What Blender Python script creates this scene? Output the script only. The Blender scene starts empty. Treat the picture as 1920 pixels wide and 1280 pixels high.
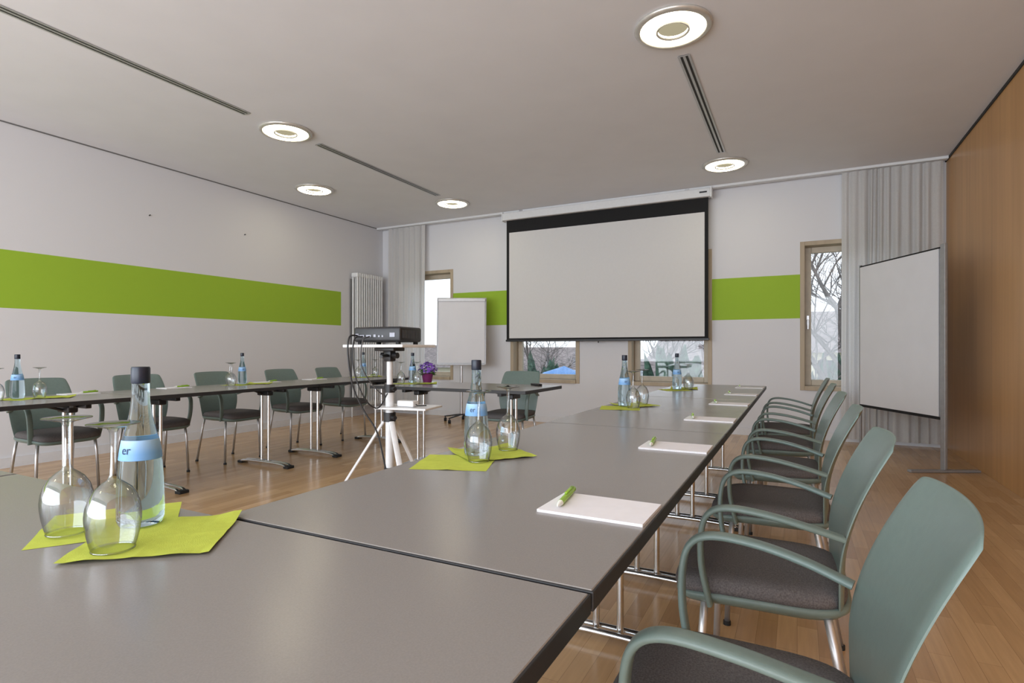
import bpy, bmesh, math, random
from mathutils import Vector, Matrix
random.seed(7)
scene = bpy.context.scene
COL = scene.collection
H = 3.1      # ceiling
TZ = 0.74    # table height
XL, XR, YB, YF = -6.31, 1.43, 7.48, -3.0

# ------------------------------------------------------------------ materials
def new_mat(name):
    m = bpy.data.materials.new(name); m.use_nodes = True
    nt = m.node_tree; nt.nodes.clear()
    out = nt.nodes.new('ShaderNodeOutputMaterial')
    return m, nt, out

def coords(nt, scale=(1,1,1), rot=(0,0,0)):
    tc = nt.nodes.new('ShaderNodeTexCoord'); mp = nt.nodes.new('ShaderNodeMapping')
    mp.inputs['Scale'].default_value = scale; mp.inputs['Rotation'].default_value = rot
    nt.links.new(tc.outputs['Object'], mp.inputs['Vector']); return mp.outputs['Vector']

def pmat(name, col, rough=0.5, metal=0.0, var=0.06, nscale=30, bump=0.0, bscale=200, spec=0.5, trans=0.0, ior=1.45, scale=(1,1,1)):
    m, nt, out = new_mat(name)
    p = nt.nodes.new('ShaderNodeBsdfPrincipled')
    vec = coords(nt, scale)
    nz = nt.nodes.new('ShaderNodeTexNoise'); nz.inputs['Scale'].default_value = nscale; nz.inputs['Detail'].default_value = 3
    nt.links.new(vec, nz.inputs['Vector'])
    cr = nt.nodes.new('ShaderNodeValToRGB')
    cr.color_ramp.elements[0].position = 0.3; cr.color_ramp.elements[1].position = 0.7
    cr.color_ramp.elements[0].color = tuple(max(0, c*(1-var)) for c in col)+(1,)
    cr.color_ramp.elements[1].color = tuple(min(1, c*(1+var)) for c in col)+(1,)
    nt.links.new(nz.outputs['Fac'], cr.inputs['Fac'])
    nt.links.new(cr.outputs['Color'], p.inputs['Base Color'])
    p.inputs['Roughness'].default_value = rough; p.inputs['Metallic'].default_value = metal
    p.inputs['Specular IOR Level'].default_value = spec
    p.inputs['Transmission Weight'].default_value = trans; p.inputs['IOR'].default_value = ior
    if bump > 0:
        n2 = nt.nodes.new('ShaderNodeTexNoise'); n2.inputs['Scale'].default_value = bscale
        nt.links.new(vec, n2.inputs['Vector'])
        b = nt.nodes.new('ShaderNodeBump'); b.inputs['Strength'].default_value = bump; b.inputs['Distance'].default_value = 0.002
        nt.links.new(n2.outputs['Fac'], b.inputs['Height']); nt.links.new(b.outputs['Normal'], p.inputs['Normal'])
    nt.links.new(p.outputs['BSDF'], out.inputs['Surface'])
    return m

def stripe_mat(name, base, green, lims):
    """wall paint with a painted green band; lims: list of (axis, lo, hi)"""
    m, nt, out = new_mat(name)
    p = nt.nodes.new('ShaderNodeBsdfPrincipled'); p.inputs['Roughness'].default_value = 0.7
    p.inputs['Specular IOR Level'].default_value = 0.25
    tc = nt.nodes.new('ShaderNodeTexCoord'); sp = nt.nodes.new('ShaderNodeSeparateXYZ')
    nt.links.new(tc.outputs['Object'], sp.inputs[0])
    cur = None
    for ax, lo, hi in lims:
        for op, val in (('GREATER_THAN', lo), ('LESS_THAN', hi)):
            mth = nt.nodes.new('ShaderNodeMath'); mth.operation = op
            nt.links.new(sp.outputs[ax], mth.inputs[0]); mth.inputs[1].default_value = val
            if cur is None: cur = mth.outputs[0]
            else:
                mu = nt.nodes.new('ShaderNodeMath'); mu.operation = 'MULTIPLY'
                nt.links.new(cur, mu.inputs[0]); nt.links.new(mth.outputs[0], mu.inputs[1]); cur = mu.outputs[0]
    mx = nt.nodes.new('ShaderNodeMix'); mx.data_type = 'RGBA'
    mx.inputs[6].default_value = base+(1,); mx.inputs[7].default_value = green+(1,)
    nt.links.new(cur, mx.inputs[0]); nt.links.new(mx.outputs[2], p.inputs['Base Color'])
    nz = nt.nodes.new('ShaderNodeTexNoise'); nz.inputs['Scale'].default_value = 160
    nt.links.new(tc.outputs['Object'], nz.inputs['Vector'])
    b = nt.nodes.new('ShaderNodeBump'); b.inputs['Strength'].default_value = 0.15; b.inputs['Distance'].default_value = 0.002
    nt.links.new(nz.outputs['Fac'], b.inputs['Height']); nt.links.new(b.outputs['Normal'], p.inputs['Normal'])
    nt.links.new(p.outputs['BSDF'], out.inputs['Surface'])
    return m

def floor_mat():
    m, nt, out = new_mat('oak_parquet')
    p = nt.nodes.new('ShaderNodeBsdfPrincipled')
    vec = coords(nt, (1,1,1), (0,0,math.radians(90)))
    br = nt.nodes.new('ShaderNodeTexBrick')
    br.inputs['Scale'].default_value = 1; br.inputs['Brick Width'].default_value = 0.55; br.inputs['Row Height'].default_value = 0.068
    br.inputs['Mortar Size'].default_value = 0.0006; br.offset = 0.37; br.offset_frequency = 2
    br.inputs['Color1'].default_value = (0.46,0.275,0.132,1); br.inputs['Color2'].default_value = (0.61,0.395,0.205,1)
    br.inputs['Mortar'].default_value = (0.29,0.17,0.085,1)
    nt.links.new(vec, br.inputs['Vector'])
    v2 = coords(nt, (45,2.5,1))
    nz = nt.nodes.new('ShaderNodeTexNoise'); nz.inputs['Scale'].default_value = 1.5; nz.inputs['Detail'].default_value = 5
    nt.links.new(v2, nz.inputs['Vector'])
    mr = nt.nodes.new('ShaderNodeMapRange'); mr.inputs['To Min'].default_value = 0.8; mr.inputs['To Max'].default_value = 1.16
    nt.links.new(nz.outputs['Fac'], mr.inputs['Value'])
    mx = nt.nodes.new('ShaderNodeVectorMath'); mx.operation = 'SCALE'
    nt.links.new(br.outputs['Color'], mx.inputs[0]); nt.links.new(mr.outputs[0], mx.inputs['Scale'])
    nt.links.new(mx.outputs[0], p.inputs['Base Color'])
    p.inputs['Roughness'].default_value = 0.22
    nt.links.new(p.outputs['BSDF'], out.inputs['Surface'])
    return m

def woodwall_mat():
    m, nt, out = new_mat('oak_veneer')
    p = nt.nodes.new('ShaderNodeBsdfPrincipled')
    v = coords(nt, (1,8,0.4))
    nz = nt.nodes.new('ShaderNodeTexNoise'); nz.inputs['Scale'].default_value = 1.6; nz.inputs['Detail'].default_value = 6; nz.inputs['Roughness'].default_value = 0.42; nz.inputs['Distortion'].default_value = 0.4
    nt.links.new(v, nz.inputs['Vector'])
    cr = nt.nodes.new('ShaderNodeValToRGB')
    cr.color_ramp.elements[0].position = 0.2; cr.color_ramp.elements[0].color = (0.47,0.240,0.080,1)
    cr.color_ramp.elements[1].position = 0.8; cr.color_ramp.elements[1].color = (0.60,0.330,0.125,1)
    nt.links.new(nz.outputs['Fac'], cr.inputs['Fac'])
    tc = nt.nodes.new('ShaderNodeTexCoord'); sp = nt.nodes.new('ShaderNodeSeparateXYZ'); nt.links.new(tc.outputs['Object'], sp.inputs[0])
    fr = nt.nodes.new('ShaderNodeMath'); fr.operation = 'FRACT'
    dv = nt.nodes.new('ShaderNodeMath'); dv.operation = 'DIVIDE'; dv.inputs[1].default_value = 1.18
    nt.links.new(sp.outputs[1], dv.inputs[0]); nt.links.new(dv.outputs[0], fr.inputs[0])
    lt = nt.nodes.new('ShaderNodeMath'); lt.operation = 'GREATER_THAN'; lt.inputs[1].default_value = 0.004
    nt.links.new(fr.outputs[0], lt.inputs[0])
    mr = nt.nodes.new('ShaderNodeMapRange'); mr.inputs['To Min'].default_value = 0.7
    nt.links.new(lt.outputs[0], mr.inputs['Value'])
    mx = nt.nodes.new('ShaderNodeVectorMath'); mx.operation = 'SCALE'
    nt.links.new(cr.outputs['Color'], mx.inputs[0]); nt.links.new(mr.outputs[0], mx.inputs['Scale'])
    nt.links.new(mx.outputs[0], p.inputs['Base Color']); p.inputs['Roughness'].default_value = 0.32
    nt.links.new(p.outputs['BSDF'], out.inputs['Surface'])
    return m

def thin_glass(name, tint=(0.97,0.98,0.98), rimtint=(0.97,0.98,0.98), base=0.04, edge=0.6, power=3.0, p0=0.55):
    m, nt, out = new_mat(name)
    tr = nt.nodes.new('ShaderNodeBsdfTransparent')
    gl = nt.nodes.new('ShaderNodeBsdfGlossy'); gl.inputs['Roughness'].default_value = 0.03
    lw = nt.nodes.new('ShaderNodeLayerWeight'); lw.inputs['Blend'].default_value = 0.5
    cr = nt.nodes.new('ShaderNodeValToRGB'); cr.color_ramp.elements[0].color = tint+(1,); cr.color_ramp.elements[1].color = rimtint+(1,)
    cr.color_ramp.elements[0].position = p0; cr.color_ramp.elements[1].position = 0.97
    nt.links.new(lw.outputs['Facing'], cr.inputs['Fac']); nt.links.new(cr.outputs['Color'], tr.inputs['Color'])
    vec = coords(nt); nz = nt.nodes.new('ShaderNodeTexNoise'); nz.inputs['Scale'].default_value = 8; nt.links.new(vec, nz.inputs['Vector'])
    mr = nt.nodes.new('ShaderNodeMapRange'); mr.inputs['To Min'].default_value = 0.01; mr.inputs['To Max'].default_value = 0.05
    nt.links.new(nz.outputs['Fac'], mr.inputs['Value']); nt.links.new(mr.outputs[0], gl.inputs['Roughness'])
    pw = nt.nodes.new('ShaderNodeMath'); pw.operation = 'POWER'; pw.inputs[1].default_value = power
    nt.links.new(lw.outputs['Facing'], pw.inputs[0])
    ma = nt.nodes.new('ShaderNodeMath'); ma.operation = 'MULTIPLY_ADD'; ma.inputs[1].default_value = edge; ma.inputs[2].default_value = base; ma.use_clamp = True
    nt.links.new(pw.outputs[0], ma.inputs[0])
    mx = nt.nodes.new('ShaderNodeMixShader')
    nt.links.new(ma.outputs[0], mx.inputs[0]); nt.links.new(tr.outputs[0], mx.inputs[1]); nt.links.new(gl.outputs[0], mx.inputs[2])
    nt.links.new(mx.outputs[0], out.inputs['Surface'])
    return m

def emis(name, col, s):
    m, nt, out = new_mat(name)
    e = nt.nodes.new('ShaderNodeEmission'); e.inputs['Strength'].default_value = s
    vec = coords(nt); nz = nt.nodes.new('ShaderNodeTexNoise'); nz.inputs['Scale'].default_value = 4; nt.links.new(vec, nz.inputs['Vector'])
    cr = nt.nodes.new('ShaderNodeValToRGB'); cr.color_ramp.elements[0].color = tuple(c*0.95 for c in col)+(1,); cr.color_ramp.elements[1].color = col+(1,)
    nt.links.new(nz.outputs['Fac'], cr.inputs['Fac']); nt.links.new(cr.outputs['Color'], e.inputs['Color'])
    nt.links.new(e.outputs[0], out.inputs['Surface']); return m

def curtain_mat():
    m, nt, out = new_mat('curtain_cloth')
    vec = coords(nt); nz = nt.nodes.new('ShaderNodeTexNoise'); nz.inputs['Scale'].default_value = 90; nt.links.new(vec, nz.inputs['Vector'])
    cr = nt.nodes.new('ShaderNodeValToRGB'); cr.color_ramp.elements[0].color = (0.68,0.67,0.66,1); cr.color_ramp.elements[1].color = (0.79,0.78,0.77,1)
    nt.links.new(nz.outputs['Fac'], cr.inputs['Fac'])
    d = nt.nodes.new('ShaderNodeBsdfDiffuse'); t = nt.nodes.new('ShaderNodeBsdfTranslucent')
    nt.links.new(cr.outputs['Color'], d.inputs['Color']); nt.links.new(cr.outputs['Color'], t.inputs['Color'])
    mx = nt.nodes.new('ShaderNodeMixShader'); mx.inputs[0].default_value = 0.4
    nt.links.new(d.outputs[0], mx.inputs[1]); nt.links.new(t.outputs[0], mx.inputs[2]); nt.links.new(mx.outputs[0], out.inputs['Surface'])
    return m

def label_mat():
    """blue band with a paler upper strip, along the bottle's own height"""
    m, nt, out = new_mat('blue_bottle_label')
    p = nt.nodes.new('ShaderNodeBsdfPrincipled'); p.inputs['Roughness'].default_value = 0.5
    tc = nt.nodes.new('ShaderNodeTexCoord'); sp = nt.nodes.new('ShaderNodeSeparateXYZ'); nt.links.new(tc.outputs['Object'], sp.inputs[0])
    mr = nt.nodes.new('ShaderNodeMapRange'); mr.inputs['From Min'].default_value = 0.118; mr.inputs['From Max'].default_value = 0.158
    nt.links.new(sp.outputs[2], mr.inputs['Value'])
    cr = nt.nodes.new('ShaderNodeValToRGB'); cr.color_ramp.elements[0].position = 0.3; cr.color_ramp.elements[0].color = (0.16,0.35,0.66,1)
    cr.color_ramp.elements[1].position = 0.95; cr.color_ramp.elements[1].color = (0.36,0.56,0.80,1)
    nt.links.new(mr.outputs[0], cr.inputs['Fac']); nt.links.new(cr.outputs['Color'], p.inputs['Base Color'])
    nt.links.new(p.outputs['BSDF'], out.inputs['Surface']); return m

WALL = (0.69,0.69,0.715); GREEN = (0.315,0.49,0.04)
M = {}
M['wall_left'] = stripe_mat('wall_paint_left', WALL, GREEN, [(2,1.432,1.955),(1,-10,6.50)])
M['wall_back'] = stripe_mat('wall_paint_back', WALL, GREEN, [(2,1.432,1.955),(0,-4.88,0.03),(1,7.4,7.485)])
M['ceiling'] = pmat('ceiling_paint', (0.76,0.765,0.80), 0.85, var=0.015, nscale=3, bump=0.08, spec=0.15)
M['floor'] = floor_mat(); M['woodwall'] = woodwall_mat()
M['white'] = pmat('white_lacquer', (0.73,0.74,0.75), 0.4, var=0.02)
M['base'] = pmat('baseboard_paint', (0.68,0.68,0.70), 0.5, var=0.02)
M['dark'] = pmat('shadow_gap_dark', (0.03,0.03,0.03), 0.7)
M['gap'] = pmat('shadow_gap_grey', (0.16,0.16,0.16), 0.7)
M['tan'] = pmat('window_frame_wood', (0.42,0.34,0.24), 0.5, var=0.1, nscale=12, scale=(1,1,0.1))
M['sash'] = pmat('window_sash_wood', (0.52,0.45,0.35), 0.45, var=0.08, nscale=12)
M['pane'] = thin_glass('window_glass', (0.97,0.98,0.99), (0.9,0.92,0.93), 0.04, 0.4, 4)
M['laminate'] = pmat('grey_table_laminate', (0.245,0.230,0.218), 0.24, var=0.05, nscale=420, spec=0.7)
M['edge'] = pmat('black_table_edge', (0.022,0.022,0.024), 0.45)
M['chrome'] = pmat('brushed_chrome', (0.72,0.73,0.74), 0.24, metal=1.0, var=0.04)
M['alu'] = pmat('satin_aluminium', (0.56,0.56,0.57), 0.38, metal=0.85, var=0.04)
M['black'] = pmat('black_plastic', (0.016,0.016,0.018), 0.38)
M['rubber'] = pmat('black_rubber', (0.012,0.012,0.012), 0.7)
M['sage'] = pmat('sage_green_plastic', (0.140,0.192,0.175), 0.36, var=0.04, nscale=60, bump=0.12, bscale=500)
M['seat'] = pmat('charcoal_fabric', (0.118,0.108,0.108), 0.9, var=0.3, nscale=260, bump=0.5, bscale=500, spec=0.2)
M['paper'] = pmat('white_paper', (0.79,0.785,0.82), 0.7, var=0.02, spec=0.2)
M['padedge'] = pmat('paper_stack', (0.7,0.69,0.71), 0.8, var=0.08, nscale=300)
M['napkin'] = pmat('lime_napkin', (0.50,0.57,0.09), 0.85, var=0.05, nscale=50, bump=0.3, bscale=700, spec=0.1)
M['glass'] = thin_glass('wine_glass_glass', (0.90,0.92,0.93), (0.10,0.12,0.13), 0.14, 0.55, 2.0, 0.35)
M['bottle'] = pmat('bottle_glass', (0.62,0.80,0.89), 0.02, trans=1.0, ior=1.33, var=0.01)
M['label'] = label_mat()
M['ink'] = pmat('label_ink', (0.02,0.04,0.09), 0.7)
M['cap'] = pmat('dark_blue_cap', (0.012,0.018,0.035), 0.35)
M['pengreen'] = pmat('pen_green', (0.28,0.50,0.03), 0.25)
M['penwhite'] = pmat('pen_white', (0.8,0.82,0.78), 0.3)
M['screen'] = pmat('projection_fabric', (0.66,0.655,0.65), 0.9, var=0.01, spec=0.1)
M['mask'] = pmat('screen_black_border', (0.012,0.012,0.013), 0.9)
M['board'] = pmat('board_paper', (0.71,0.71,0.74), 0.75, var=0.02, nscale=4, spec=0.2)
M['greyframe'] = pmat('grey_metal_frame', (0.36,0.36,0.37), 0.4, metal=0.5)
M['darkgrey'] = pmat('dark_grey_detail', (0.07,0.07,0.075), 0.5)
M['curtain'] = curtain_mat()
M['lamp'] = emis('lamp_glow', (1.0,0.91,0.66), 13)
M['lampcore'] = emis('lamp_core_glow', (1.0,0.88,0.58), 0.40)
M['lamprim'] = pmat('lamp_rim', (0.62,0.60,0.56), 0.3, metal=0.5)
M['stand'] = pmat('light_grey_stand_paint', (0.72,0.73,0.74), 0.35)
M['petal'] = pmat('purple_petals', (0.24,0.10,0.52), 0.7, var=0.4, nscale=60)
M['pot'] = pmat('magenta_pot', (0.22,0.03,0.15), 0.4)
M['leaf'] = pmat('leaf_green', (0.06,0.16,0.03), 0.6, var=0.3)
M['ports'] = pmat('port_metal', (0.20,0.20,0.22), 0.4, metal=0.7)
M['bark'] = pmat('bare_bark', (0.13,0.11,0.10), 0.9, var=0.3, nscale=15)
M['render'] = pmat('house_render', (0.60,0.64,0.70), 0.9, var=0.06, nscale=3)
M['roof'] = pmat('clay_roof', (0.25,0.20,0.18), 0.85, var=0.5, nscale=5, scale=(1,1,5))
M['ground'] = pmat('outdoor_ground', (0.20,0.22,0.16), 0.95, var=0.5, nscale=0.8)
M['hedge'] = pmat('evergreen', (0.045,0.085,0.055), 0.9, var=0.7, nscale=7)
M['blue'] = pmat('blue_tarp', (0.12,0.28,0.56), 0.5, var=0.2)
M['cream'] = pmat('cream_wall', (0.62,0.56,0.42), 0.9, var=0.08)
M['flatroof'] = pmat('pale_flat_roof', (0.66,0.70,0.76), 0.8, var=0.15, nscale=2)

# ------------------------------------------------------------------ mesh helpers
def link(o): COL.objects.link(o); return o
def empty(name, loc=(0,0,0)):
    o = bpy.data.objects.new(name, None); o.empty_display_size = 0.1; o.location = loc; return link(o)
def finish(name, bm, mat, parent=None, smooth=False, auto=None, loc=None):
    bmesh.ops.recalc_face_normals(bm, faces=bm.faces)
    me = bpy.data.meshes.new(name); bm.to_mesh(me); bm.free()
    me.materials.append(M[mat] if isinstance(mat, str) else mat)
    if smooth or auto:
        for p in me.polygons: p.use_smooth = True
    if auto: me.set_sharp_from_angle(angle=math.radians(auto))
    o = bpy.data.objects.new(name, me); link(o)
    if parent: o.parent = parent
    if loc: o.location = loc
    return o
def box(bm, x0,x1,y0,y1,z0,z1, bev=0.0, mtx=None, seg=2):
    r = bmesh.ops.create_cube(bm, size=1.0); vs = r['verts']
    c = Vector(((x0+x1)/2,(y0+y1)/2,(z0+z1)/2)); s = (x1-x0,y1-y0,z1-z0)
    for v in vs: v.co = Vector((v.co.x*s[0], v.co.y*s[1], v.co.z*s[2])) + c
    if bev > 0:
        es = list({e for v in vs for e in v.link_edges})
        r2 = bmesh.ops.bevel(bm, geom=es, offset=bev, segments=seg, affect='EDGES', profile=0.5)
        vs = list({v for f in r2['faces'] for v in f.verts} | {v for v in vs if v.is_valid})
    if mtx is not None:
        for v in vs: v.co = mtx @ v.co
    return vs
def boxo(name, dims, mat, parent=None, bev=0.0):
    bm = bmesh.new(); box(bm, *dims, bev=bev); return finish(name, bm, mat, parent)
def lathe(bm, prof, n=32, c=(0,0,0), closed=False):
    rings = []
    for r, z in prof:
        if r < 1e-6: rings.append([bm.verts.new((c[0],c[1],c[2]+z))])
        else: rings.append([bm.verts.new((c[0]+r*math.cos(2*math.pi*i/n), c[1]+r*math.sin(2*math.pi*i/n), c[2]+z)) for i in range(n)])
    pairs = list(zip(rings, rings[1:]))
    if closed: pairs.append((rings[-1], rings[0]))
    for a, b in pairs:
        for i in range(n):
            j = (i+1) % n
            if len(a) == 1 and len(b) == 1: continue
            if len(a) == 1: bm.faces.new((a[0], b[i], b[j]))
            elif len(b) == 1: bm.faces.new((a[i], b[0], a[j]))
            else: bm.faces.new((a[i], b[i], b[j], a[j]))
def smooth_path(pts, k=6):
    P = [Vector(p) for p in pts]; P = [P[0]*2-P[1]] + P + [P[-1]*2-P[-2]]; out = []
    for i in range(1, len(P)-2):
        for j in range(k):
            t = j/k; a,b,c,d = P[i-1],P[i],P[i+1],P[i+2]
            out.append(0.5*((2*b)+(c-a)*t+(2*a-5*b+4*c-d)*t*t+(3*b-a-3*c+d)*t**3))
    out.append(P[-2]); return out
def sweep(bm, pts, a, b=None, side=None, n=12, power=1.0, ends=None):
    P = [Vector(p) for p in pts]; b = a if b is None else b
    rings = []; prev = None
    for i, p in enumerate(P):
        t = (P[min(i+1,len(P)-1)]-P[max(i-1,0)]).normalized()
        if side is not None: s = Vector(side); s = (s - t*s.dot(t)).normalized()
        elif prev is None:
            s = t.orthogonal().normalized()
        else: s = (prev - t*prev.dot(t)).normalized()
        prev = s; nr = t.cross(s)
        k = 1.0
        if ends: k = ends[0]+(ends[1]-ends[0])*i/(len(P)-1)
        ring = []
        for q in range(n):
            an = 2*math.pi*q/n; ca, sa = math.cos(an), math.sin(an)
            ca = math.copysign(abs(ca)**power, ca); sa = math.copysign(abs(sa)**power, sa)
            ring.append(bm.verts.new(p + s*(a*k*ca) + nr*(b*k*sa)))
        rings.append(ring)
    for r0, r1 in zip(rings, rings[1:]):
        for i in range(n): bm.faces.new((r0[i], r0[(i+1)%n], r1[(i+1)%n], r1[i]))
    bm.faces.new(rings[0][::-1]); bm.faces.new(rings[-1])
def tube(name, pts, r, mat, parent=None, n=12, **k):
    bm = bmesh.new(); sweep(bm, pts, r, n=n, **k); return finish(name, bm, mat, parent, auto=50)
def tag(o, label, cat, group=None):
    o['label'] = label; o['category'] = cat
    if group: o['group'] = group
    return o
def structure(o, label=None):
    o['kind'] = 'structure'
    if label: o['label'] = label
    return o
def clone(root, loc=None, rz=None, label=None):
    n = root.copy(); COL.objects.link(n)
    for ch in root.children:
        c = clone(ch); c.parent = n
    if loc is not None: n.location = loc
    if rz is not None: n.rotation_euler = (0,0,rz)
    if label: n['label'] = label
    return n

# ------------------------------------------------------------------ room shell
structure(boxo('floor', (XL-0.2,XR+0.2,YF,YB+0.3,-0.1,0), 'floor'), 'oak strip parquet floor')
structure(boxo('ceiling', (XL-0.2,XR+0.2,YF,YB+0.3,H,H+0.1), 'ceiling'), 'plain off-white plaster ceiling')
structure(boxo('wall_left', (XL-0.2,XL,YF,YB,0,H), 'wall_left'), 'white wall with a lime green painted band')
structure(boxo('wall_right', (XR,XR+0.2,YF,YB,0,H), 'woodwall'), 'oak veneer panelled partition wall')
WZ0, WZ1 = 0.576, 2.34
wins = [(-5.80,-4.88),(-3.85,-2.75),(-2.05,-0.966),(0.03,1.10)]
bm = bmesh.new()
box(bm, XL-0.2,XR+0.2,YB,YB+0.25,0,WZ0); box(bm, XL-0.2,XR+0.2,YB,YB+0.25,WZ1,H)
xs = [XL-0.2] + [v for w in wins for v in w] + [XR+0.2]
for i in range(0, len(xs), 2): box(bm, xs[i],xs[i+1],YB,YB+0.25,WZ0,WZ1)
structure(finish('wall_back', bm, 'wall_back'), 'white window wall with a lime green painted band')
for i,(a,b) in enumerate(wins):
    bm = bmesh.new(); t = 0.05; y0,y1 = YB-0.012, YB+0.235
    box(bm, a,a+t,y0,y1,WZ0,WZ1,0.003); box(bm, b-t,b,y0,y1,WZ0,WZ1,0.003)
    box(bm, a+t,b-t,y0,y1,WZ1-t,WZ1,0.003); box(bm, a+t,b-t,y0-0.02,y1,WZ0,WZ0+t,0.003)
    w = structure(finish('window_%d'%(i+1), bm, 'tan'), 'tall narrow window with light wooden frame')
    bm = bmesh.new(); s = 0.07; A,B = a+t,b-t; Z0,Z1 = WZ0+t,WZ1-t; ys0,ys1 = YB+0.15,YB+0.21
    box(bm, A,A+s,ys0,ys1,Z0,Z1,0.006); box(bm, B-s,B,ys0,ys1,Z0,Z1,0.006)
    box(bm, A+s,B-s,ys0,ys1,Z1-s,Z1,0.006); box(bm, A+s,B-s,ys0,ys1,Z0,Z0+s,0.006)
    finish('sash', bm, 'sash', w)
    boxo('glass_pane', (A+s,B-s,YB+0.178,YB+0.184,Z0+s,Z1-s), 'pane', w)
    bm = bmesh.new(); box(bm, A+0.02,A+0.05,ys0-0.012,ys0,1.35,1.47,0.003); box(bm, A+0.025,A+0.045,ys0-0.04,ys0-0.025,1.30,1.42,0.005); box(bm, A+0.028,A+0.042,ys0-0.03,ys0-0.01,1.40,1.415)
    finish('handle', bm, 'alu', w)
structure(boxo('baseboard_left', (XL,XL+0.015,YF,YB,0,0.09), 'base'))
structure(boxo('baseboard_back', (XL+0.015,XR,YB-0.015,YB,0,0.09), 'base'))
structure(boxo('trim_1', (XL,XL+0.008,YF,YB,H-0.011,H), 'gap'), 'dark shadow gap under the ceiling')
structure(boxo('trim_2', (XR-0.010,XR,YF,YB,H-0.024,H), 'dark'), 'dark shadow gap above the wood partition')
structure(boxo('trim_3', (XL+0.012,XR-0.012,YB-0.17,YB-0.09,H-0.028,H), 'white'), 'white curtain track along the ceiling')

# ------------------------------------------------------------------ ceiling lamps
lp = empty('ceiling_lamp')
bm = bmesh.new(); lathe(bm, [(0.235,0),(0.238,-0.012),(0.228,-0.022),(0.205,-0.026),(0.198,-0.02),(0.198,0)], 48, closed=True); finish('lamp_rim', bm, 'lamprim', lp, smooth=True)
bm = bmesh.new(); lathe(bm, [(0.197,-0.006),(0.185,-0.028),(0.112,-0.028),(0.100,-0.006)], 32); finish('lamp_diffuser', bm, 'lamp', lp, smooth=True)
bm = bmesh.new(); lathe(bm, [(0.108,-0.026),(0.103,-0.033),(0.092,-0.031),(0.092,-0.022)], 40, closed=True); finish('inner_rim', bm, 'lamprim', lp, auto=40)
bm = bmesh.new(); lathe(bm, [(0.0925,-0.010),(0.07,-0.008),(0.035,-0.006),(0.03,-0.012),(0.0,-0.014)], 40); finish('lamp_core', bm, 'lampcore', lp, auto=40)
tag(lp, 'round recessed ceiling lamp with glowing ring', 'ceiling lamp', 'round ceiling lamps')
lps = [(-0.70,3.60),(-0.71,6.52),(-4.25,3.67),(-5.46,5.16),(-4.27,6.52),(-0.7,0.7),(-4.25,0.8),(-2.5,-1.4)]
lp.location = (lps[0][0],lps[0][1],H)
for x,y in lps[1:]: clone(lp, (x,y,H))

def vent(x, y0, y1, first=None):
    o = empty('air_vent', (x,(y0+y1)/2,H)); L = (y1-y0)/2
    boxo('slot', (-0.037,0.037,-L,L,-0.003,0), 'dark', o)
    for a,b in ((-0.042,-0.026),(-0.009,0.009),(0.026,0.042)): boxo('rail', (a,b,-L+0.01,L-0.01,-0.006,-0.003), 'alu', o)
    for y in (-L,L-0.01): boxo('end_strip', (-0.042,0.042,y,y+0.01,-0.0065,-0.002), 'alu', o)
    tag(o, 'long narrow linear slot air vent in the ceiling', 'air vent', 'linear slot vents')
vent(-0.70,3.98,6.12); vent(-4.235,1.05,3.25); vent(-4.235,4.05,6.12)

# ------------------------------------------------------------------ curtains
def curtain(x0, x1, folds, label, seed):
    rnd = random.Random(seed)
    bm = bmesh.new(); NZ = 22; zs = [0.05+i*(3.065-0.05)/NZ for i in range(NZ+1)]
    wds = [rnd.uniform(0.45,1.6) for _ in range(folds)]; tot = sum(wds); amps = [rnd.uniform(0.35,1.2) for _ in range(folds+1)]
    sh = [rnd.uniform(-0.6,0.6) for _ in range(folds+1)]
    K = 14; rows = []
    for z in zs:
        row = []; zt = z/3.1; acc = 0
        gather = max(0,(zt-0.93)/0.07)
        for f in range(folds):
            for k in range(K + (1 if f == folds-1 else 0)):
                w = k/K; u = (acc+wds[f]*w)/tot
                A = amps[f]*(1-w)+amps[f+1]*w; S = sh[f]*(1-w)+sh[f+1]*w
                A *= 1.0-0.6*abs(math.sin(3.4*zt+S*7))*(1-zt)
                d = math.cos(2*math.pi*w)*A*(1-gather*0.4) + gather*0.25*math.cos(4*math.pi*w)
                x = x0+(x1-x0)*u + (0.045*S*math.sin(3.2*(1-zt)+S*4))*(1-zt*0.7)*min(1,4*u*(1-u)+0.2)
                row.append(bm.verts.new((x, YB-0.13+(0.024+0.014*(1-zt))*d+0.018*S*math.sin(3*zt), z)))
            acc += wds[f]
        rows.append(row)
    for a,b in zip(rows, rows[1:]):
        for i in range(len(a)-1): bm.faces.new((a[i],a[i+1],b[i+1],b[i]))
    o = finish('curtain', bm, 'curtain', smooth=True); tag(o, label, 'curtain', 'floor-length curtains'); return o
curtain(-6.10,-5.34,8,'pleated pale grey curtain beside the radiator', 5)
curtain(0.45,1.38,12,'pleated pale grey curtain beside the wood partition', 12)

# ------------------------------------------------------------------ radiator
bm = bmesh.new(); y = 6.70
ra = empty('radiator', (XL+0.105,7.0,0))
while y < 7.28:
    for dx in (-0.045,0.045):
        box(bm, dx-0.014,dx+0.014,y-7.0-0.012,y-7.0+0.012,0.2,2.24,0.009)
    box(bm, -0.062,0.062,y-7.0-0.0235,y-7.0+0.0235,2.20,2.27,0.014); box(bm, -0.062,0.062,y-7.0-0.0235,y-7.0+0.0235,0.16,0.23,0.014)
    y += 0.052
finish('columns', bm, 'white', ra)
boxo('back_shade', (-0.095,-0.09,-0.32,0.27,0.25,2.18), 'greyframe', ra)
tube('pipe', [(0,-0.32,0.19),(0,-0.37,0.19),(0,-0.37,0.0)], 0.01, 'white', ra)
tag(ra, 'tall white tubular column radiator on the wall', 'radiator')

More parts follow.
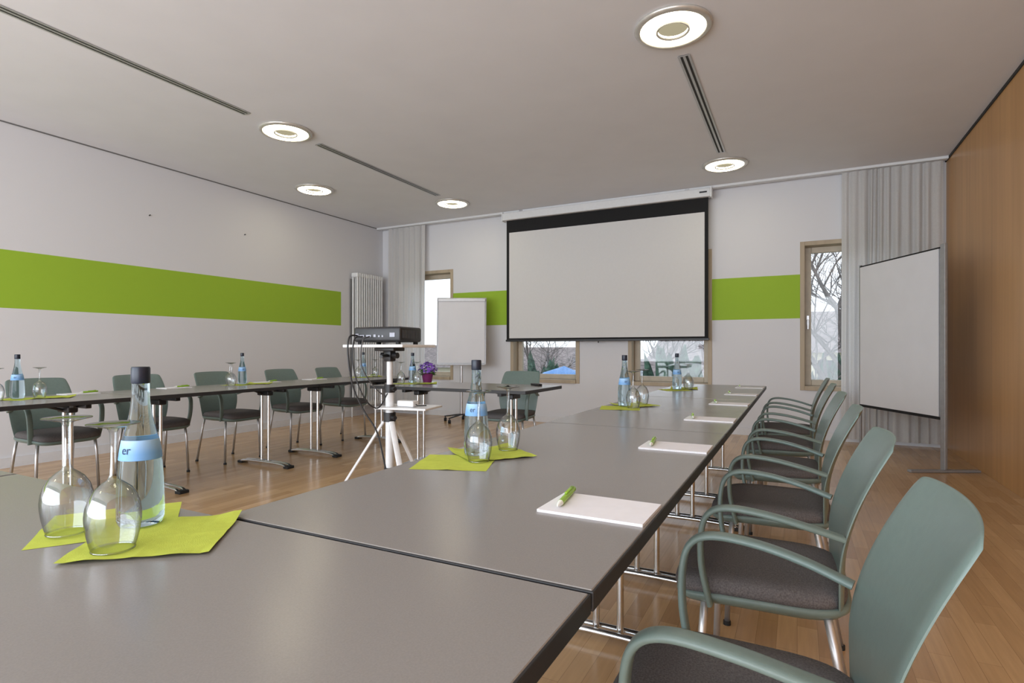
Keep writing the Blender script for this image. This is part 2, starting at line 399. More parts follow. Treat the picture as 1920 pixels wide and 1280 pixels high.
for i,(y,z) in enumerate(((3.62,2.525),(4.80,2.53))):
    o = tube('wall_nail', [(XL,y,z),(XL+0.02,y,z+0.004)], 0.006, 'dark', n=8); tag(o, 'small dark nail in the white wall','nail','wall nails')

# ------------------------------------------------------------------ projection screen
ps = empty('projection_screen', (-2.42,7.33,0))
boxo('housing', (-1.47,1.46,-0.055,0.055,2.965,3.075), 'white', ps, 0.012)
for a in (-1.478,1.458): boxo('end_cap', (a,a+0.02,-0.06,0.06,2.955,3.085), 'white', ps, 0.004)
for a in (-1.2,1.15): boxo('ceiling_bracket', (a,a+0.05,-0.03,0.03,3.07,H), 'alu', ps)
boxo('black_border', (-1.42,1.43,-0.001,0.001,1.20,2.97), 'mask', ps)
boxo('screen_surface', (-1.375,1.385,-0.004,-0.0015,1.225,2.785), 'screen', ps)
boxo('bottom_bar', (-1.43,1.44,-0.014,0.014,1.175,1.205), 'black', ps, 0.005)
tube('pull_loop', [(0,-0.01,1.178),(0,-0.012,1.15)], 0.007, 'black', ps)
boxo('name_plate', (1.33,1.42,-0.058,-0.055,3.015,3.033), 'black', ps)
tag(ps, 'pull-down white projection screen with black border', 'projection screen')

# ------------------------------------------------------------------ tables
def table():
    o = empty('conference_table'); L = 1.549/2; W = 0.745/2
    bm = bmesh.new(); box(bm, -W+0.003,W-0.003,-L+0.003,L-0.003,TZ-0.006,TZ,0.0015,seg=1); finish('tabletop', bm, 'laminate', o)
    bm = bmesh.new(); box(bm, -W,W,-L,L,TZ-0.028,TZ-0.0012,0.002); finish('edge_band', bm, 'edge', o)
    for s in (-1,1):
        y = s*(L-0.29); bm = bmesh.new()
        for x in (-0.045,0.045): sweep(bm, [(x,y,0.045),(x,y,TZ-0.05)], 0.0125, n=14)
        for dy in (-0.024,0.024):
            sweep(bm, smooth_path([(-0.30,y+dy,0.014),(-0.26,y+dy,0.028),(-0.1,y+dy,0.036),(0.1,y+dy,0.036),(0.26,y+dy,0.028),(0.30,y+dy,0.014)],4), 0.0125, n=10)
        lg = finish('leg', bm, 'chrome', o, auto=45)
        for x in (-0.305,0.305): boxo('foot_cap', (x-0.03,x+0.03,y-0.038,y+0.038,0.0,0.024), 'rubber', lg, 0.006)
        bm = bmesh.new(); box(bm, -0.26,0.26,y-0.018,y+0.018,TZ-0.062,TZ-0.028,0.004); box(bm, -0.075,0.075,y-0.03,y+0.03,TZ-0.10,TZ-0.055,0.01)
        sweep(bm, [(0.0,y-s*0.02,TZ-0.085),(0.0,y-s*0.16,TZ-0.036)], 0.009, n=8)
        for x in (-0.16,0.16): lathe(bm, [(0,-0.028),(0.022,-0.028),(0.026,0),(0,0)], 14, (x,y-s*0.04,TZ-0.028))
        finish('folding_bracket', bm, 'black', lg)
    return tag(o, 'grey laminate folding conference table with chrome legs', 'table', 'conference tables')
tb = table(); TS = 1.555
XC = -0.24-0.3725
tb.location = (XC, 0.703+TS/2, 0)
for k in (1,2): clone(tb, (XC,0.703+TS/2+k*TS,0))
for k in range(3): clone(tb, (-4.345,0.703+TS/2+k*TS,0))
R90 = math.pi/2
clone(tb, (-0.24-0.7755,0.70-0.3725,0), R90)
clone(tb, (-0.24-0.7755-TS,0.70-0.3725,0), R90)
clone(tb, (-2.635,4.235,0), R90, 'grey laminate presenter table holding a small flower pot')

# ------------------------------------------------------------------ chairs (local: faces +X)
def chair():
    o = empty('armchair')
    def pad(name, mat, cx, rx, ry, prof, pw=0.42):
        bm = bmesh.new(); n = 48; rings = []
        for k,z,dome in prof:
            ring = []
            for i in range(n):
                an = 2*math.pi*i/n; ca,sa = math.cos(an), math.sin(an)
                x = math.copysign(abs(ca)**pw, ca)*rx*k; y = math.copysign(abs(sa)**pw, sa)*ry*k*(1+0.06*ca)
                drop = -0.018*max(0,(x/rx))**3*dome
                ring.append(bm.verts.new((cx+x, y, z+drop)))
            rings.append(ring)
        for a,b in zip(rings, rings[1:]):
            for i in range(n): bm.faces.new((a[i],a[(i+1)%n],b[(i+1)%n],b[i]))
        bm.faces.new(rings[0][::-1]); bm.faces.new(rings[-1])
        return finish(name, bm, mat, o, smooth=True)
    pad('seat_cushion', 'seat', 0.012, 0.212, 0.210, [(0.90,0.424,1),(0.985,0.428,1),(1.0,0.442,1),(0.985,0.456,1),(0.93,0.466,1),(0.7,0.467,1),(0.4,0.463,1),(0.12,0.461,1)])
    pad('seat_shell', 'sage', 0.006, 0.214, 0.212, [(0.72,0.388,0.4),(0.93,0.400,1),(1.0,0.416,1),(1.0,0.428,1),(0.96,0.430,1)])
    bm = bmesh.new(); nu, nv = 30, 20; z0 = 0.425
    def bp(s, h, off):
        w = 0.180+0.030*math.sin(min(1,h/0.5)*math.pi/2) - 0.014*max(0,(h-0.5)/0.5)**2
        top = 0.843 - 0.005*abs(s)**2 - 0.014*abs(s)**16
        sh = s*(1-0.025*(h**20)*abs(s)**4)
        z = z0+(top-z0)*h
        x = -0.180 - 0.012*h - 0.108*max(0,h-0.25)**1.7/0.61 + 0.026*(s*s)*(0.4+0.6*h) + off
        return Vector((x, w*sh, z))
    def warp(t):
        return math.copysign(1-(1-abs(t))**1.6, t)
    g = {}
    for sidev,off in ((0,0.0),(1,-0.013)):
        for i in range(nu+1):
            for j in range(nv+1):
                s = warp(-1+2*i/nu); h = 1-(1-j/nv)**1.5
                e = max(abs(s)**16, h**20)
                g[sidev,i,j] = bm.verts.new(bp(s,h,off*(1-0.55*e) - 0.003*e*(1-sidev)))
    for i in range(nu):
        for j in range(nv):
            bm.faces.new((g[0,i,j],g[0,i+1,j],g[0,i+1,j+1],g[0,i,j+1])); bm.faces.new((g[1,i,j],g[1,i,j+1],g[1,i+1,j+1],g[1,i+1,j]))
    for i in range(nu):
        bm.faces.new((g[0,i,0],g[1,i,0],g[1,i+1,0],g[0,i+1,0])); bm.faces.new((g[0,i,nv],g[0,i+1,nv],g[1,i+1,nv],g[1,i,nv]))
    for j in range(nv):
        bm.faces.new((g[0,0,j],g[0,0,j+1],g[1,0,j+1],g[1,0,j])); bm.faces.new((g[0,nu,j],g[1,nu,j],g[1,nu,j+1],g[0,nu,j+1]))
    finish('backrest', bm, 'sage', o, auto=60)
    for s in (-1,1):
        p = smooth_path([(0.118,s*0.213,0.40),(0.138,s*0.224,0.50),(0.138,s*0.230,0.59),(0.120,s*0.233,0.640),(0.075,s*0.234,0.660),(-0.01,s*0.234,0.655),(-0.10,s*0.226,0.636),(-0.180,s*0.208,0.612)], 6)
        bm = bmesh.new(); sweep(bm, p, 0.0175, 0.0075, side=(0,1,0), n=16, power=0.7); finish('armrest', bm, 'sage', o, auto=60)
    for s in (-1,1):
        bm = bmesh.new(); sweep(bm, [(0.135,s*0.180,0.405),(0.142,s*0.190,0.30),(0.152,s*0.200,0.012)], 0.0105, n=12)
        l = finish('leg', bm, 'alu', o, smooth=True)
        bm = bmesh.new(); lathe(bm, [(0,0),(0.014,0),(0.014,0.015),(0,0.015)], 12, (0.152,s*0.200,0)); finish('foot_cap', bm, 'rubber', l)
        bm = bmesh.new(); sweep(bm, [(-0.150,s*0.178,0.405),(-0.170,s*0.186,0.30),(-0.225,s*0.198,0.012)], 0.0105, n=12)
        l = finish('leg', bm, 'alu', o, smooth=True)
        bm = bmesh.new(); lathe(bm, [(0,0),(0.014,0),(0.014,0.015),(0,0.015)], 12, (-0.226,s*0.198,0)); finish('foot_cap', bm, 'rubber', l)
    return tag(o, 'sage green plastic armchair with charcoal seat and metal legs', 'chair', 'armchairs around the tables')
ch = chair()
ch.location = (-0.085,1.03,0); ch.rotation_euler = (0,0,math.pi)
for y,dr in ((1.735,0.01),(2.49,-0.02),(3.27,0.02),(4.07,0),(4.85,-0.02)): clone(ch, (-0.085,y,0), math.pi+dr)
for y,dr in ((2.13,0.03),(2.83,-0.05),(3.56,0.06),(4.34,-0.04),(5.06,0.04)): clone(ch, (-4.86,y,0), dr)
clone(ch, (-2.46,4.78,0), -math.pi/2+0.05)

# ------------------------------------------------------------------ tableware
bo = empty('water_bottle')
BP = [(0.0,0.004),(0.028,0.0),(0.038,0.002),(0.042,0.010),(0.0425,0.03),(0.0415,0.07),(0.0400,0.10),(0.0370,0.128),(0.0325,0.152),(0.0262,0.175),(0.0205,0.198),(0.0170,0.220),(0.0157,0.242),(0.0152,0.262),(0.0,0.262)]
bm = bmesh.new(); lathe(bm, BP, 40); finish('bottle_body', bm, 'bottle', bo, auto=50)
bm = bmesh.new(); lathe(bm, [(0.0,0.2845),(0.0160,0.284),(0.0172,0.281),(0.0172,0.256),(0.0162,0.254),(0.0162,0.2625),(0.0,0.2625)], 28); finish('cap', bm, 'cap', bo, auto=40)
bm = bmesh.new(); lathe(bm, [(0.0387,0.119),(0.0362,0.138),(0.0330,0.154),(0.0322,0.1535),(0.0352,0.1375),(0.0376,0.1185)], 40, closed=True); lb = finish('bottle_label', bm, 'label', bo, auto=40)
fc = bpy.data.curves.new('lettering_curve','FONT'); fc.body = 'er'; fc.size = 0.021; fc.align_x = 'CENTER'; fc.extrude = 0.0
fo = bpy.data.objects.new('lettering_source', fc); COL.objects.link(fo)
bpy.context.view_layer.update()
tm = bpy.data.meshes.new_from_object(fo.evaluated_get(bpy.context.evaluated_depsgraph_get()))
bpy.data.objects.remove(fo)
for v in tm.vertices:
    z = 0.131+v.co.y; r = 0.0387-(z-0.119)*0.130+0.0011
    if z > 0.138: r = 0.0363-(z-0.138)*0.20+0.0011
    an = v.co.x/0.036; v.co = Vector((r*math.cos(an), r*math.sin(an), z))
tm.materials.clear(); tm.materials.append(M['ink'])
lt = bpy.data.objects.new('lettering', tm); COL.objects.link(lt); lt.parent = lb
for me in [c.data for c in bo.children]+[tm]:
    for v in me.vertices: v.co.x *= 0.88; v.co.y *= 0.88
tag(bo, 'clear glass water bottle with blue label and dark cap', 'bottle', 'water bottles on the tables')

bm = bmesh.new()
outer = [(0.0335,0.0),(0.0375,0.012),(0.0415,0.028),(0.0440,0.044),(0.0445,0.056),(0.0425,0.070),(0.0375,0.084),(0.0290,0.096),(0.0190,0.104),(0.0095,0.110),(0.0060,0.118),(0.0050,0.135),(0.0048,0.160),(0.0058,0.184),(0.010,0.191),(0.030,0.1955),(0.0415,0.1975),(0.0420,0.1990),(0.0405,0.1995),(0.02,0.1985),(0.0,0.198)]
outer = [(r*0.86, z) for r,z in outer]
lathe(bm, outer, 40)
lathe(bm, [(r*0.86,z) for r,z in [(0.0328,0.0),(0.0346,0.0),(0.0354,0.0014),(0.0342,0.0028),(0.0328,0.0014)]], 40, closed=True)
wg = finish('wine_glass', bm, 'glass', auto=70); tag(wg, 'clear wine glass standing upside down on a napkin', 'glass', 'wine glasses on the tables')

def napkin_mesh(seed):
    bm = bmesh.new(); n = 16; S = 0.105
    g = [[None]*(n+1) for _ in range(n+1)]
    for i in range(n+1):
        for j in range(n+1):
            u = -1+2*i/n; v = -1+2*j/n
            z = 0.0004+0.0020*(1-abs(u))**5*abs(v)+0.0020*(1-abs(v))**5*abs(u)
            if seed == 8 and max(abs(u),abs(v)) > 0.6: z += 0.010*(0.5+0.5*math.sin(7*u+seed)*math.cos(5*v+seed))*(abs(u)*abs(v))**2
            g[i][j] = bm.verts.new((u*S,v*S,z))
    for i in range(n):
        for j in range(n): bm.faces.new((g[i][j],g[i+1][j],g[i+1][j+1],g[i][j+1]))
    return finish('paper_napkin', bm, 'napkin')
nk = [napkin_mesh(3), napkin_mesh(8)]
for o in nk: tag(o, 'lime green paper napkin unfolded under glassware', 'napkin', 'paper napkins on the tables')
used = {'b':False,'g':False,'n0':False,'n1':False}
def place(kind, x, y, rz=0.0, dz=0.0):
    src = {'b':bo,'g':wg,'n0':nk[0],'n1':nk[1]}[kind]
    if used[kind]: return clone(src, (x,y,TZ+dz), rz)
    used[kind] = True; src.location = (x,y,TZ+dz); src.rotation_euler = (0,0,rz); return src
D = math.radians
def cluster(b, g1, g2, n1, n2, brot):
    place('n0', n1[0], n1[1], D(n1[2]), 0.0); place('n1', n2[0], n2[1], D(n2[2]), 0.0027)
    place('b', b[0], b[1], D(brot), 0.0047)
    if g1: place('g', g1[0], g1[1], 0.3, 0.0035)
    if g2: place('g', g2[0], g2[1], 1.3, 0.0047)
cluster((-1.06,0.593),(-1.125,0.508),(-0.962,0.497),(-1.125,0.580,55),(-0.966,0.572,40),-71)
cluster((-0.857,1.44),(-0.806,1.368),(-0.812,1.56),(-0.862,1.335,20),(-0.835,1.490,52),-80)
cluster((-0.862,3.07),(-0.792,2.99),(-0.80,3.22),(-0.862,2.98,15),(-0.83,3.16,50),-60)
cluster((-0.85,4.54),(-0.772,4.61),(-0.80,4.73),(-0.86,4.50,35),(-0.82,4.68,10),-60)
cluster((-4.46,1.74),(-4.44,1.85),(-4.42,1.62),(-4.47,1.74,30),(-4.42,1.92,55),-40)
cluster((-4.50,3.40),(-4.52,3.29),(-4.40,3.22),(-4.50,3.36,15),(-4.48,3.56,40),-20)
cluster((-4.48,4.97),(-4.46,4.86),(-4.38,5.06),(-4.48,4.92,25),(-4.46,5.1,50),-20)
cluster((-3.25,4.28),(-3.30,4.17),(-3.14,4.20),(-3.27,4.20,15),(-3.10,4.28,35),-20)

npd = empty('notepad')
bm = bmesh.new(); box(bm, -0.105,0.105,-0.074,0.074,0,0.0045); finish('sheets', bm, 'padedge', npd)
bm = bmesh.new(); box(bm, -0.1052,0.1052,-0.0742,0.0742,0.0045,0.0052); finish('top_sheet', bm, 'paper', npd)
tag(npd, 'white paper notepad lying on the grey table', 'notepad', 'notepads at each seat')
pn = empty('pen')
bm = bmesh.new(); sweep(bm, [(0,-0.045,0.0065),(0,0.045,0.0065)], 0.0062, n=14); finish('barrel', bm, 'pengreen', pn, auto=50)
bm = bmesh.new(); sweep(bm, [(0,-0.07,0.0065),(0,-0.062,0.0065),(0,-0.045,0.0065)], 0.0060, n=14, ends=(0.2,1.0)); finish('tip', bm, 'penwhite', pn, auto=50)
bm = bmesh.new(); box(bm, -0.003,0.003,0.0,0.06,0.0135,0.016,0.0008); box(bm, -0.003,0.003,0.045,0.06,0.007,0.016); sweep(bm, [(0,0.045,0.0065),(0,0.064,0.0065),(0,0.066,0.0065),(0,0.074,0.0065)], 0.0055, n=12); finish('clip', bm, 'pengreen', pn, auto=50)
tag(pn, 'lime green and white ballpoint pen on a notepad', 'pen', 'ballpoint pens')
first = True
spots = [(-0.352,y,0,0) for y in (1.075,1.86,2.67,3.48,4.25,5.03)] + [(-4.60,y,0,1) for y in (2.15,2.84,3.75,4.35,5.2)]
for k,(x,y,r,side) in enumerate(spots):
    rr = random.uniform(-0.03,0.03) + (R90 if side else 0)
    px, py = (x-0.078, y+0.012) if not side else (x, y+0.06)
    pr = D(12)+random.uniform(-0.1,0.1)
    if first: npd.location=(x,y,TZ); npd.rotation_euler=(0,0,rr); pn.location=(px,py,TZ+0.0056); pn.rotation_euler=(0,0,pr); first=False
    else: clone(npd,(x,y,TZ),rr); clone(pn,(px,py,TZ+0.0056),pr)

rm = empty('presenter_remote', (-2.06,4.50,TZ)); rm.rotation_euler=(0,0,0.9)
bm = bmesh.new(); box(bm,-0.022,0.022,-0.075,0.075,0,0.018,0.006); finish('casing', bm, 'black', rm)
for i in range(4):
    for j in (-1,0,1): boxo('button', (j*0.012-0.004,j*0.012+0.004,-0.05+i*0.022,-0.04+i*0.022,0.018,0.0195), 'ports', rm)
tag(rm,'small black remote control on the presenter table','remote control')

# flower pot
fp = empty('flower_pot', (-3.23,4.49,TZ))
bm = bmesh.new(); lathe(bm, [(0,0),(0.042,0),(0.055,0.07),(0.060,0.08),(0.055,0.084),(0.05,0.075),(0,0.07)], 28); finish('pot', bm, 'pot', fp, auto=40)
bm = bmesh.new(); bl = bmesh.new()
for i in range(110):
    th = random.uniform(0,2*math.pi); ph = random.uniform(0,1.6); r = 0.078+random.uniform(-0.014,0.014)
    c = Vector((r*math.sin(ph)*math.cos(th)*1.1, r*math.sin(ph)*math.sin(th)*1.1, 0.105+r*math.cos(ph)))
    nrm = (c-Vector((0,0,0.08))).normalized(); a = nrm.orthogonal().normalized(); b = nrm.cross(a)
    ctr = bm.verts.new(c)
    ring = [bm.verts.new(c+(a*math.cos(q*math.pi/5)+b*math.sin(q*math.pi/5))*(0.017 if q%2==0 else 0.009)+nrm*(0.006 if q%2==0 else 0)) for q in range(10)]
    for q in range(10): bm.faces.new((ctr,ring[q],ring[(q+1)%10]))
for i in range(40):
    th = random.uniform(0,2*math.pi); d = Vector((math.cos(th),math.sin(th),0)); s = Vector((-d.y,d.x,0)); z = random.uniform(0.075,0.11)
    p0 = d*0.03+Vector((0,0,z)); p2 = d*random.uniform(0.08,0.10)+Vector((0,0,z+random.uniform(-0.02,0.03))); m_ = (p0+p2)/2
    bl.faces.new([bl.verts.new(p) for p in (p0,m_+s*0.014+Vector((0,0,0.008)),p2,m_-s*0.014+Vector((0,0,0.008)))])
finish('flowers', bm, 'petal', fp); finish('leaves', bl, 'leaf', fp)
tag(fp, 'small potted plant with purple flowers in magenta pot', 'potted plant')

# ------------------------------------------------------------------ projector stand + projector
SX, SY = -1.82, 2.21
st = empty('projector_stand', (SX,SY,0))
bm = bmesh.new(); box(bm, -0.185,0.185,-0.135,0.135,1.070,1.084,0.003); finish('platform', bm, 'stand', st)
tube('pole', [(0,0,0.40),(0,0,1.03)], 0.015, 'stand', st, n=18)
tube('sleeve', [(0,0,0.44),(0,0,0.86)], 0.021, 'stand', st, n=20)
for z,hh,r in ((0.845,0.04,0.027),(0.70,0.045,0.030),(0.43,0.04,0.028)):
    bm = bmesh.new(); lathe(bm, [(0,z),(r,z),(r,z+hh),(0,z+hh)],20)
    if z > 0.5: sweep(bm,[(0.02,-0.01,z+hh/2),(0.058,-0.03,z+hh/2)],0.010,n=10)
    finish('clamp_collar', bm, 'black', st, auto=40)
bm = bmesh.new(); box(bm,-0.06,0.06,-0.045,0.045,1.052,1.070,0.004); box(bm,-0.022,0.022,-0.022,0.022,1.00,1.06,0.006); sweep(bm,[(0.0,-0.02,1.03),(0.03,-0.10,1.025)],0.008,n=10); sweep(bm,[(-0.05,0,1.03),(0.05,0,1.03)],0.015,n=12)
finish('tilt_head', bm, 'black', st, auto=40)
for az in (207,327,87):
    c,s = math.cos(D(az)), math.sin(D(az))
    bm = bmesh.new(); sweep(bm, [(c*0.03,s*0.03,0.70),(c*0.46,s*0.46,0.02)], 0.014, 0.007, side=(-s,c,0), n=12, power=0.6)
    l = finish('tripod_leg', bm, 'stand', st, auto=45)
    tube('brace', [(c*0.025,s*0.025,0.45),(c*0.24,s*0.24,0.37)], 0.006, 'stand', l, n=8)
    bm = bmesh.new(); lathe(bm,[(0,0),(0.022,0),(0.02,0.03),(0,0.04)],14,(c*0.46,s*0.46,0)); finish('foot_cap', bm, 'rubber', l)
bm = bmesh.new(); mt = Matrix.Translation((0.08,0.05,0)) @ Matrix.Rotation(D(10),4,'Z'); box(bm,-0.14,0.14,-0.10,0.10,0.765,0.775,0.003,mtx=mt)
finish('lower_shelf', bm, 'stand', st)
tag(st, 'light grey tripod projector stand with two platforms', 'projector stand')
ad = empty('power_adapter', (SX+0.09,SY+0.03,0.776)); bm = bmesh.new(); box(bm,-0.05,0.05,-0.025,0.025,0,0.03,0.006); finish('casing', bm, 'stand', ad)
tube('plug_lead', smooth_path([(0.05,0,0.012),(0.07,-0.01,0.008),(0.09,0.03,0.006)],4), 0.003, 'black', ad, n=8)
tag(ad,'small pale power adapter on the stand shelf','power adapter')

pj = empty('projector', (SX-0.01,SY,1.0845)); pj.rotation_euler = (0,0,D(6))
bm = bmesh.new(); box(bm,-0.135,0.135,-0.10,0.10,0.012,0.086,0.012,seg=3); pb = finish('casing', bm, 'black', pj, auto=40)
bm = bmesh.new(); lathe(bm,[(0,0),(0.034,0),(0.036,0.02),(0.032,0.028),(0.027,0.02),(0,0.012)],28)
for v in bm.verts: v.co = Vector((0.07+v.co.x, 0.098+v.co.z, 0.05+v.co.y))
finish('lens', bm, 'ports', pj, auto=40)
for i,(x,w,h) in enumerate(((-0.112,0.018,0.018),(-0.085,0.03,0.012),(-0.045,0.03,0.012),(-0.01,0.014,0.014),(0.015,0.01,0.01),(0.035,0.01,0.01),(0.09,0.03,0.022))):
    boxo('port', (x-w/2,x+w/2,-0.1025,-0.099,0.035,0.035+h), 'ports', pj, 0.001)
bm = bmesh.new()
for i in range(11): box(bm,0.1345,0.1365,-0.08+i*0.015,-0.073+i*0.015,0.03,0.07)
finish('vent_grille', bm, 'darkgrey', pj)
for i in range(5): boxo('button', (-0.05+i*0.022,-0.037+i*0.022,-0.06,-0.05,0.086,0.088), 'darkgrey', pj, 0.001)
for x in (-0.11,0.11):
    for y in (-0.08,0.08):
        bm = bmesh.new(); lathe(bm,[(0,0),(0.012,0),(0.012,0.014),(0,0.014)],12,(x,y,0)); finish('foot', bm, 'rubber', pj, auto=40)
tube('cable', smooth_path([(-0.11,-0.10,0.045),(-0.125,-0.145,0.035),(-0.125,-0.155,-0.05),(-0.105,-0.145,-0.20),(-0.06,-0.12,-0.32),(0.0,-0.10,-0.42),(0.03,-0.09,-0.54),(0.06,-0.08,-0.70)],6), 0.0042, 'black', pj, n=8)
tube('cable', smooth_path([(-0.08,-0.10,0.04),(-0.09,-0.155,0.02),(-0.09,-0.158,-0.12),(-0.04,-0.14,-0.26),(0.0,-0.09,-0.31),(0.03,-0.05,-0.24)],6), 0.0035, 'black', pj, n=8)
tube('cable', smooth_path([(-0.04,-0.10,0.04),(-0.045,-0.15,0.015),(-0.05,-0.15,-0.10),(-0.02,-0.10,-0.20),(0.02,-0.05,-0.26)],6), 0.003, 'darkgrey', pj, n=8)
tag(pj, 'black video projector with trailing cables on stand', 'projector')

# ------------------------------------------------------------------ flip chart
fl = empty('flip_chart', (-4.38,6.93,0)); fl.rotation_euler = (0,0,D(27))
tilt = Matrix.Translation((0,0,0.83)) @ Matrix.Rotation(D(-6),4,'X')
def tb_(name, dims, mat, bev=0.0):
    bm = bmesh.new(); box(bm,*dims,bev=bev,mtx=tilt); return finish(name,bm,mat,fl)
tb_('board', (-0.365,0.365,-0.012,0.012,0,1.0), 'greyframe', 0.005)
tb_('paper_pad', (-0.34,0.34,-0.022,-0.012,0.03,0.955), 'board')
tb_('clamp_bar', (-0.35,0.35,-0.034,-0.012,0.94,0.985), 'alu', 0.006)
tb_('pen_tray', (-0.35,0.35,-0.06,-0.012,-0.005,0.015), 'greyframe', 0.004)
tube('column', [(0,0.03,0.10),(0,0.03,0.85)], 0.022, 'alu', fl, n=16); tube('upper_column', [(0,0.03,0.8),(0,0.09,1.45)], 0.016, 'alu', fl, n=14)
bm = bmesh.new()
for k in range(5):
    a = D(72*k+18); sweep(bm,[(0,0.03,0.11),(0.27*math.cos(a),0.03+0.27*math.sin(a),0.072)],0.016,0.010,side=(-math.sin(a),math.cos(a),0),n=10,ends=(1.2,0.8))
finish('star_base', bm, 'black', fl, auto=40)
for k in range(5):
    a = D(72*k+18); x,y = 0.26*math.cos(a), 0.03+0.26*math.sin(a)
    bm = bmesh.new(); sweep(bm,[(x-0.018,y,0.026),(x+0.018,y,0.026)],0.026,n=16); sweep(bm,[(x,y,0.03),(x,y,0.075)],0.006,n=8); finish('caster', bm, 'rubber', fl, auto=40)
tag(fl, 'mobile flip chart easel with blank white paper', 'flip chart')

# ------------------------------------------------------------------ pinboard
pbd = empty('pinboard', (1.128,5.98,0))
dv = Vector((0.612-1.128, 7.03-5.98, 0)); Lb = dv.length; pbd.rotation_euler = (0,0,math.atan2(dv.y,dv.x))
boxo('panel', (0.03,Lb,-0.012,0.012,0.448,1.952), 'greyframe', pbd, 0.003)
boxo('border', (0.03,Lb,0.010,0.016,1.936,1.95), 'mask', pbd); boxo('border', (0.03,Lb,0.010,0.016,0.45,0.475), 'mask', pbd)
boxo('paper_sheet', (0.040,Lb-0.010,0.014,0.019,0.477,1.936), 'board', pbd)
boxo('pole', (-0.025,0.028,-0.014,0.014,0.02,1.975), 'greyframe', pbd, 0.006)
boxo('pole', (Lb,Lb+0.02,-0.012,0.012,0.0,1.965), 'greyframe', pbd, 0.004)
boxo('foot', (-0.025,0.025,-0.30,0.30,0,0.022), 'greyframe', pbd, 0.006)
tag(pbd, 'tall mobile pinboard covered with blank white paper', 'pinboard')

# ------------------------------------------------------------------ outdoors
GZ = -3.2
o = boxo('ground', (-80,60,YB+0.6,120,GZ-0.2,GZ), 'ground'); structure(o,'grass and paving outside the windows')
def tree(x, y, z, h, seed, label, lv=5):
    rnd = random.Random(seed); bm = bmesh.new()
    def br(p, d, L, r, lvl):
        pts = [p]; q = p.copy(); dd = d.copy()
        for i in range(3):
            dd = (dd+Vector((rnd.uniform(-1,1),rnd.uniform(-1,1),rnd.uniform(-0.3,0.5)))*0.2).normalized(); q = q+dd*(L/3); pts.append(q.copy())
        sweep(bm, pts, r, n=5 if lvl > 2 else 3, ends=(1,0.55))
        if lvl == 0: return
        for k in range(4):
            i = rnd.choice((1,2,3)) if k else 3
            nd = (dd+Vector((rnd.uniform(-1,1),rnd.uniform(-1,1),rnd.uniform(-0.35,0.75)))*0.95).normalized()
            br(pts[i], nd, L*rnd.uniform(0.55,0.76), r*0.52, lvl-1)
    br(Vector((0,0,0)), Vector((0,0,1)), h*0.40, h*0.018, lv)
    o = finish('bare_tree', bm, 'bark'); o.location = (x,y,z); tag(o,label,'tree','bare trees outside'); return o
L_ = 'leafless winter tree outside the window'
tree(1.3,13.5,GZ,8.0,4,L_); tree(1.0,24,GZ,9.5,9,L_); tree(-10.4,23,GZ,7,12,L_); tree(-6.5,27,GZ,7,15,L_)
def house(x,y,w,d,zw,zr,rz,wallm,label,rm_='roof'):
    o = empty('house',(x,y,GZ)); o.rotation_euler=(0,0,rz); zw-=GZ; zr-=GZ
    boxo('walls', (-w/2,w/2,-d/2,d/2,0,zw), wallm, o)
    bm = bmesh.new(); e=0.35; P=[(-w/2-e,-d/2-e,zw-0.1),(w/2+e,-d/2-e,zw-0.1),(w/2+e,d/2+e,zw-0.1),(-w/2-e,d/2+e,zw-0.1),(-w/2-e,0,zr),(w/2+e,0,zr)]
    V=[bm.verts.new(p) for p in P]
    for f in ((0,1,5,4),(2,3,4,5),(0,4,3),(1,2,5),(0,3,2,1)): bm.faces.new([V[i] for i in f])
    finish('roof', bm, rm_, o)
    k=-w/2+0.6
    while k<w/2-1.0:
        boxo('window', (k,k+0.8,-d/2-0.03,-d/2,zw-1.5,zw-0.5), 'darkgrey', o); k+=1.8
    tag(o,label,'house','houses outside')
house(-14.5,33,6,5,-0.2,1.2,0.25,'render','pale rendered house with brown clay roof'); house(-4.6,36,6,5,0.3,1.7,-0.15,'cream','cream house with brown clay roof')
house(-24,38,7,5,-0.2,1.4,0.3,'cream','cream house with brown clay roof'); house(2.6,36,5,5,1.0,3.2,0.1,'cream','cream house with brown clay roof')
house(-4.6,21.5,3.2,2.6,-0.1,0.7,0.5,'render','low pale outbuilding with brown clay roof')
def bush(x,y,s,hh):
    bm = bmesh.new(); bmesh.ops.create_icosphere(bm, subdivisions=5, radius=1)
    for v in bm.verts:
        n_ = v.co.normalized()
        k = 1+0.16*math.sin(n_.x*7+x)*math.cos(n_.y*6+y)+0.10*math.sin(n_.z*11+n_.x*9)+random.uniform(-0.08,0.08)
        v.co = Vector((n_.x*s*k,n_.y*s*k,max(0,(n_.z+1))*hh/2*k))
    o = finish('evergreen_bush', bm, 'hedge'); o.location=(x,y,GZ); tag(o,'dense rounded evergreen bush outside','bush','bushes outside')
bush(-2.9,15,0.9,3.7); bush(-8.6,19.0,0.9,3.3); bush(0.9,18.5,0.7,3.6)
gr = empty('garage', (-5.6,17.4,GZ)); boxo('walls', (-1.1,1.1,-1.2,1.2,0,3.4), 'render', gr); boxo('flat_roof', (-1.2,1.2,-1.3,1.3,3.4,3.55), 'flatroof', gr); boxo('gate', (-0.9,0.9,-1.24,-1.2,0.1,2.3), 'greyframe', gr)
tag(gr, 'flat-roofed pale garage building outside', 'garage')
bm = bmesh.new()
pr = [(-1.3,0),(-1.25,3.1),(-0.7,3.6),(0,3.78),(0.7,3.6),(1.25,3.1),(1.3,0)]
rows=[[bm.verts.new((px*0.7*(1-0.12*abs(t)),t*1.0,pz*(1-0.05*abs(t))+0.05*math.sin(px*5+t*7)*(pz>0))) for px,pz in pr] for t in (-1,-0.6,-0.2,0.2,0.6,1)]
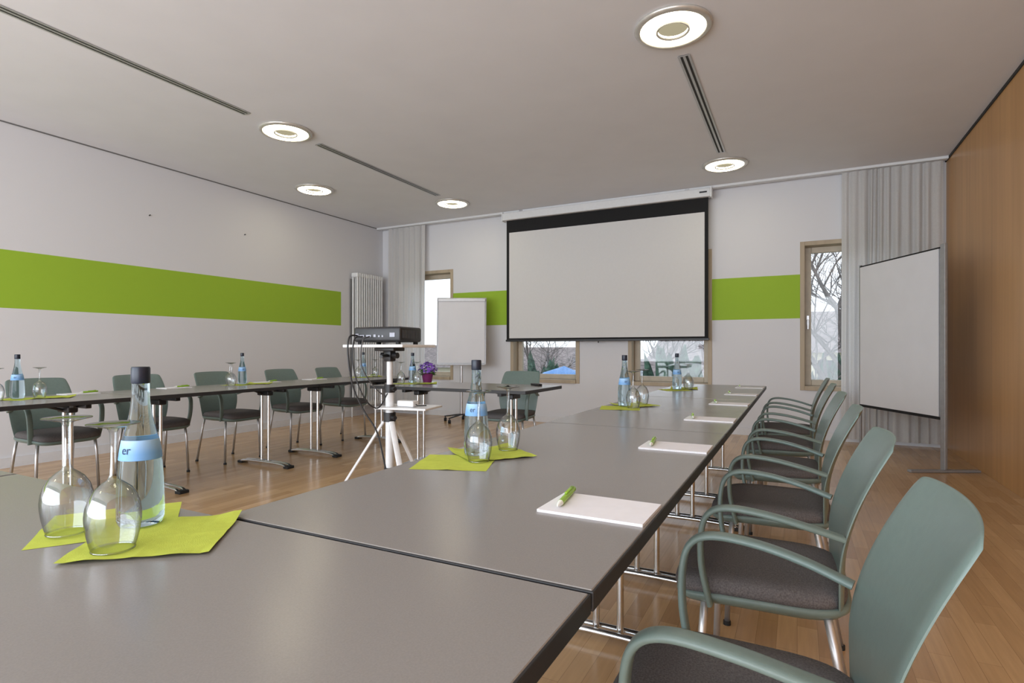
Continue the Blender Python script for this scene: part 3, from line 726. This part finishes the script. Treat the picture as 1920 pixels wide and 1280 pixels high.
for a,b in zip(rows,rows[1:]):
    for i in range(6): bm.faces.new((a[i],a[i+1],b[i+1],b[i]))
bm.faces.new(rows[0]); bm.faces.new(rows[-1][::-1])
o = finish('tarpaulin_cover', bm, 'blue', smooth=True); o.location=(-5.9,14.6,GZ); tag(o,'bright blue tarpaulin over a tall stack','tarpaulin')

# ------------------------------------------------------------------ world, light, camera
w = bpy.data.worlds.new('overcast'); scene.world = w; w.use_nodes = True; nt = w.node_tree; nt.nodes.clear()
wo = nt.nodes.new('ShaderNodeOutputWorld'); bg = nt.nodes.new('ShaderNodeBackground'); bg.inputs['Strength'].default_value = 1.6
tc = nt.nodes.new('ShaderNodeTexCoord'); sp = nt.nodes.new('ShaderNodeSeparateXYZ'); nt.links.new(tc.outputs['Generated'], sp.inputs[0])
cr = nt.nodes.new('ShaderNodeValToRGB'); cr.color_ramp.elements[0].position=0.0; cr.color_ramp.elements[0].color=(0.90,0.94,0.98,1); cr.color_ramp.elements[1].position=0.8; cr.color_ramp.elements[1].color=(0.70,0.83,1.0,1)
nt.links.new(sp.outputs[2], cr.inputs['Fac']); nt.links.new(cr.outputs['Color'], bg.inputs['Color']); nt.links.new(bg.outputs[0], wo.inputs['Surface'])
def area(name, loc, rot, sx, sy, e, col):
    l = bpy.data.lights.new(name,'AREA'); l.shape='RECTANGLE'; l.size=sx; l.size_y=sy; l.energy=e; l.color=col
    o = bpy.data.objects.new(name,l); link(o); o.location=loc; o.rotation_euler=rot; return o
# added fill light behind the camera, out of view, brightening room and ceiling
area('rear_fill', (-2.45,-2.95,1.4), (D(107),0,0), 7.4, 2.5, 315, (0.86,0.92,1.0))

scene.view_settings.view_transform = 'Standard'
scene.view_settings.exposure = 0.1
cd = bpy.data.cameras.new('camera'); cam = bpy.data.objects.new('camera', cd); COL.objects.link(cam)
cam.location = (0,0,1.06); cam.rotation_euler = (math.pi/2,0,D(27.1))
cd.sensor_width = 36; cd.lens = 36*1045/1920; cd.shift_y = 15/1920; cd.clip_start = 0.03; cd.clip_end = 300
scene.camera = cam
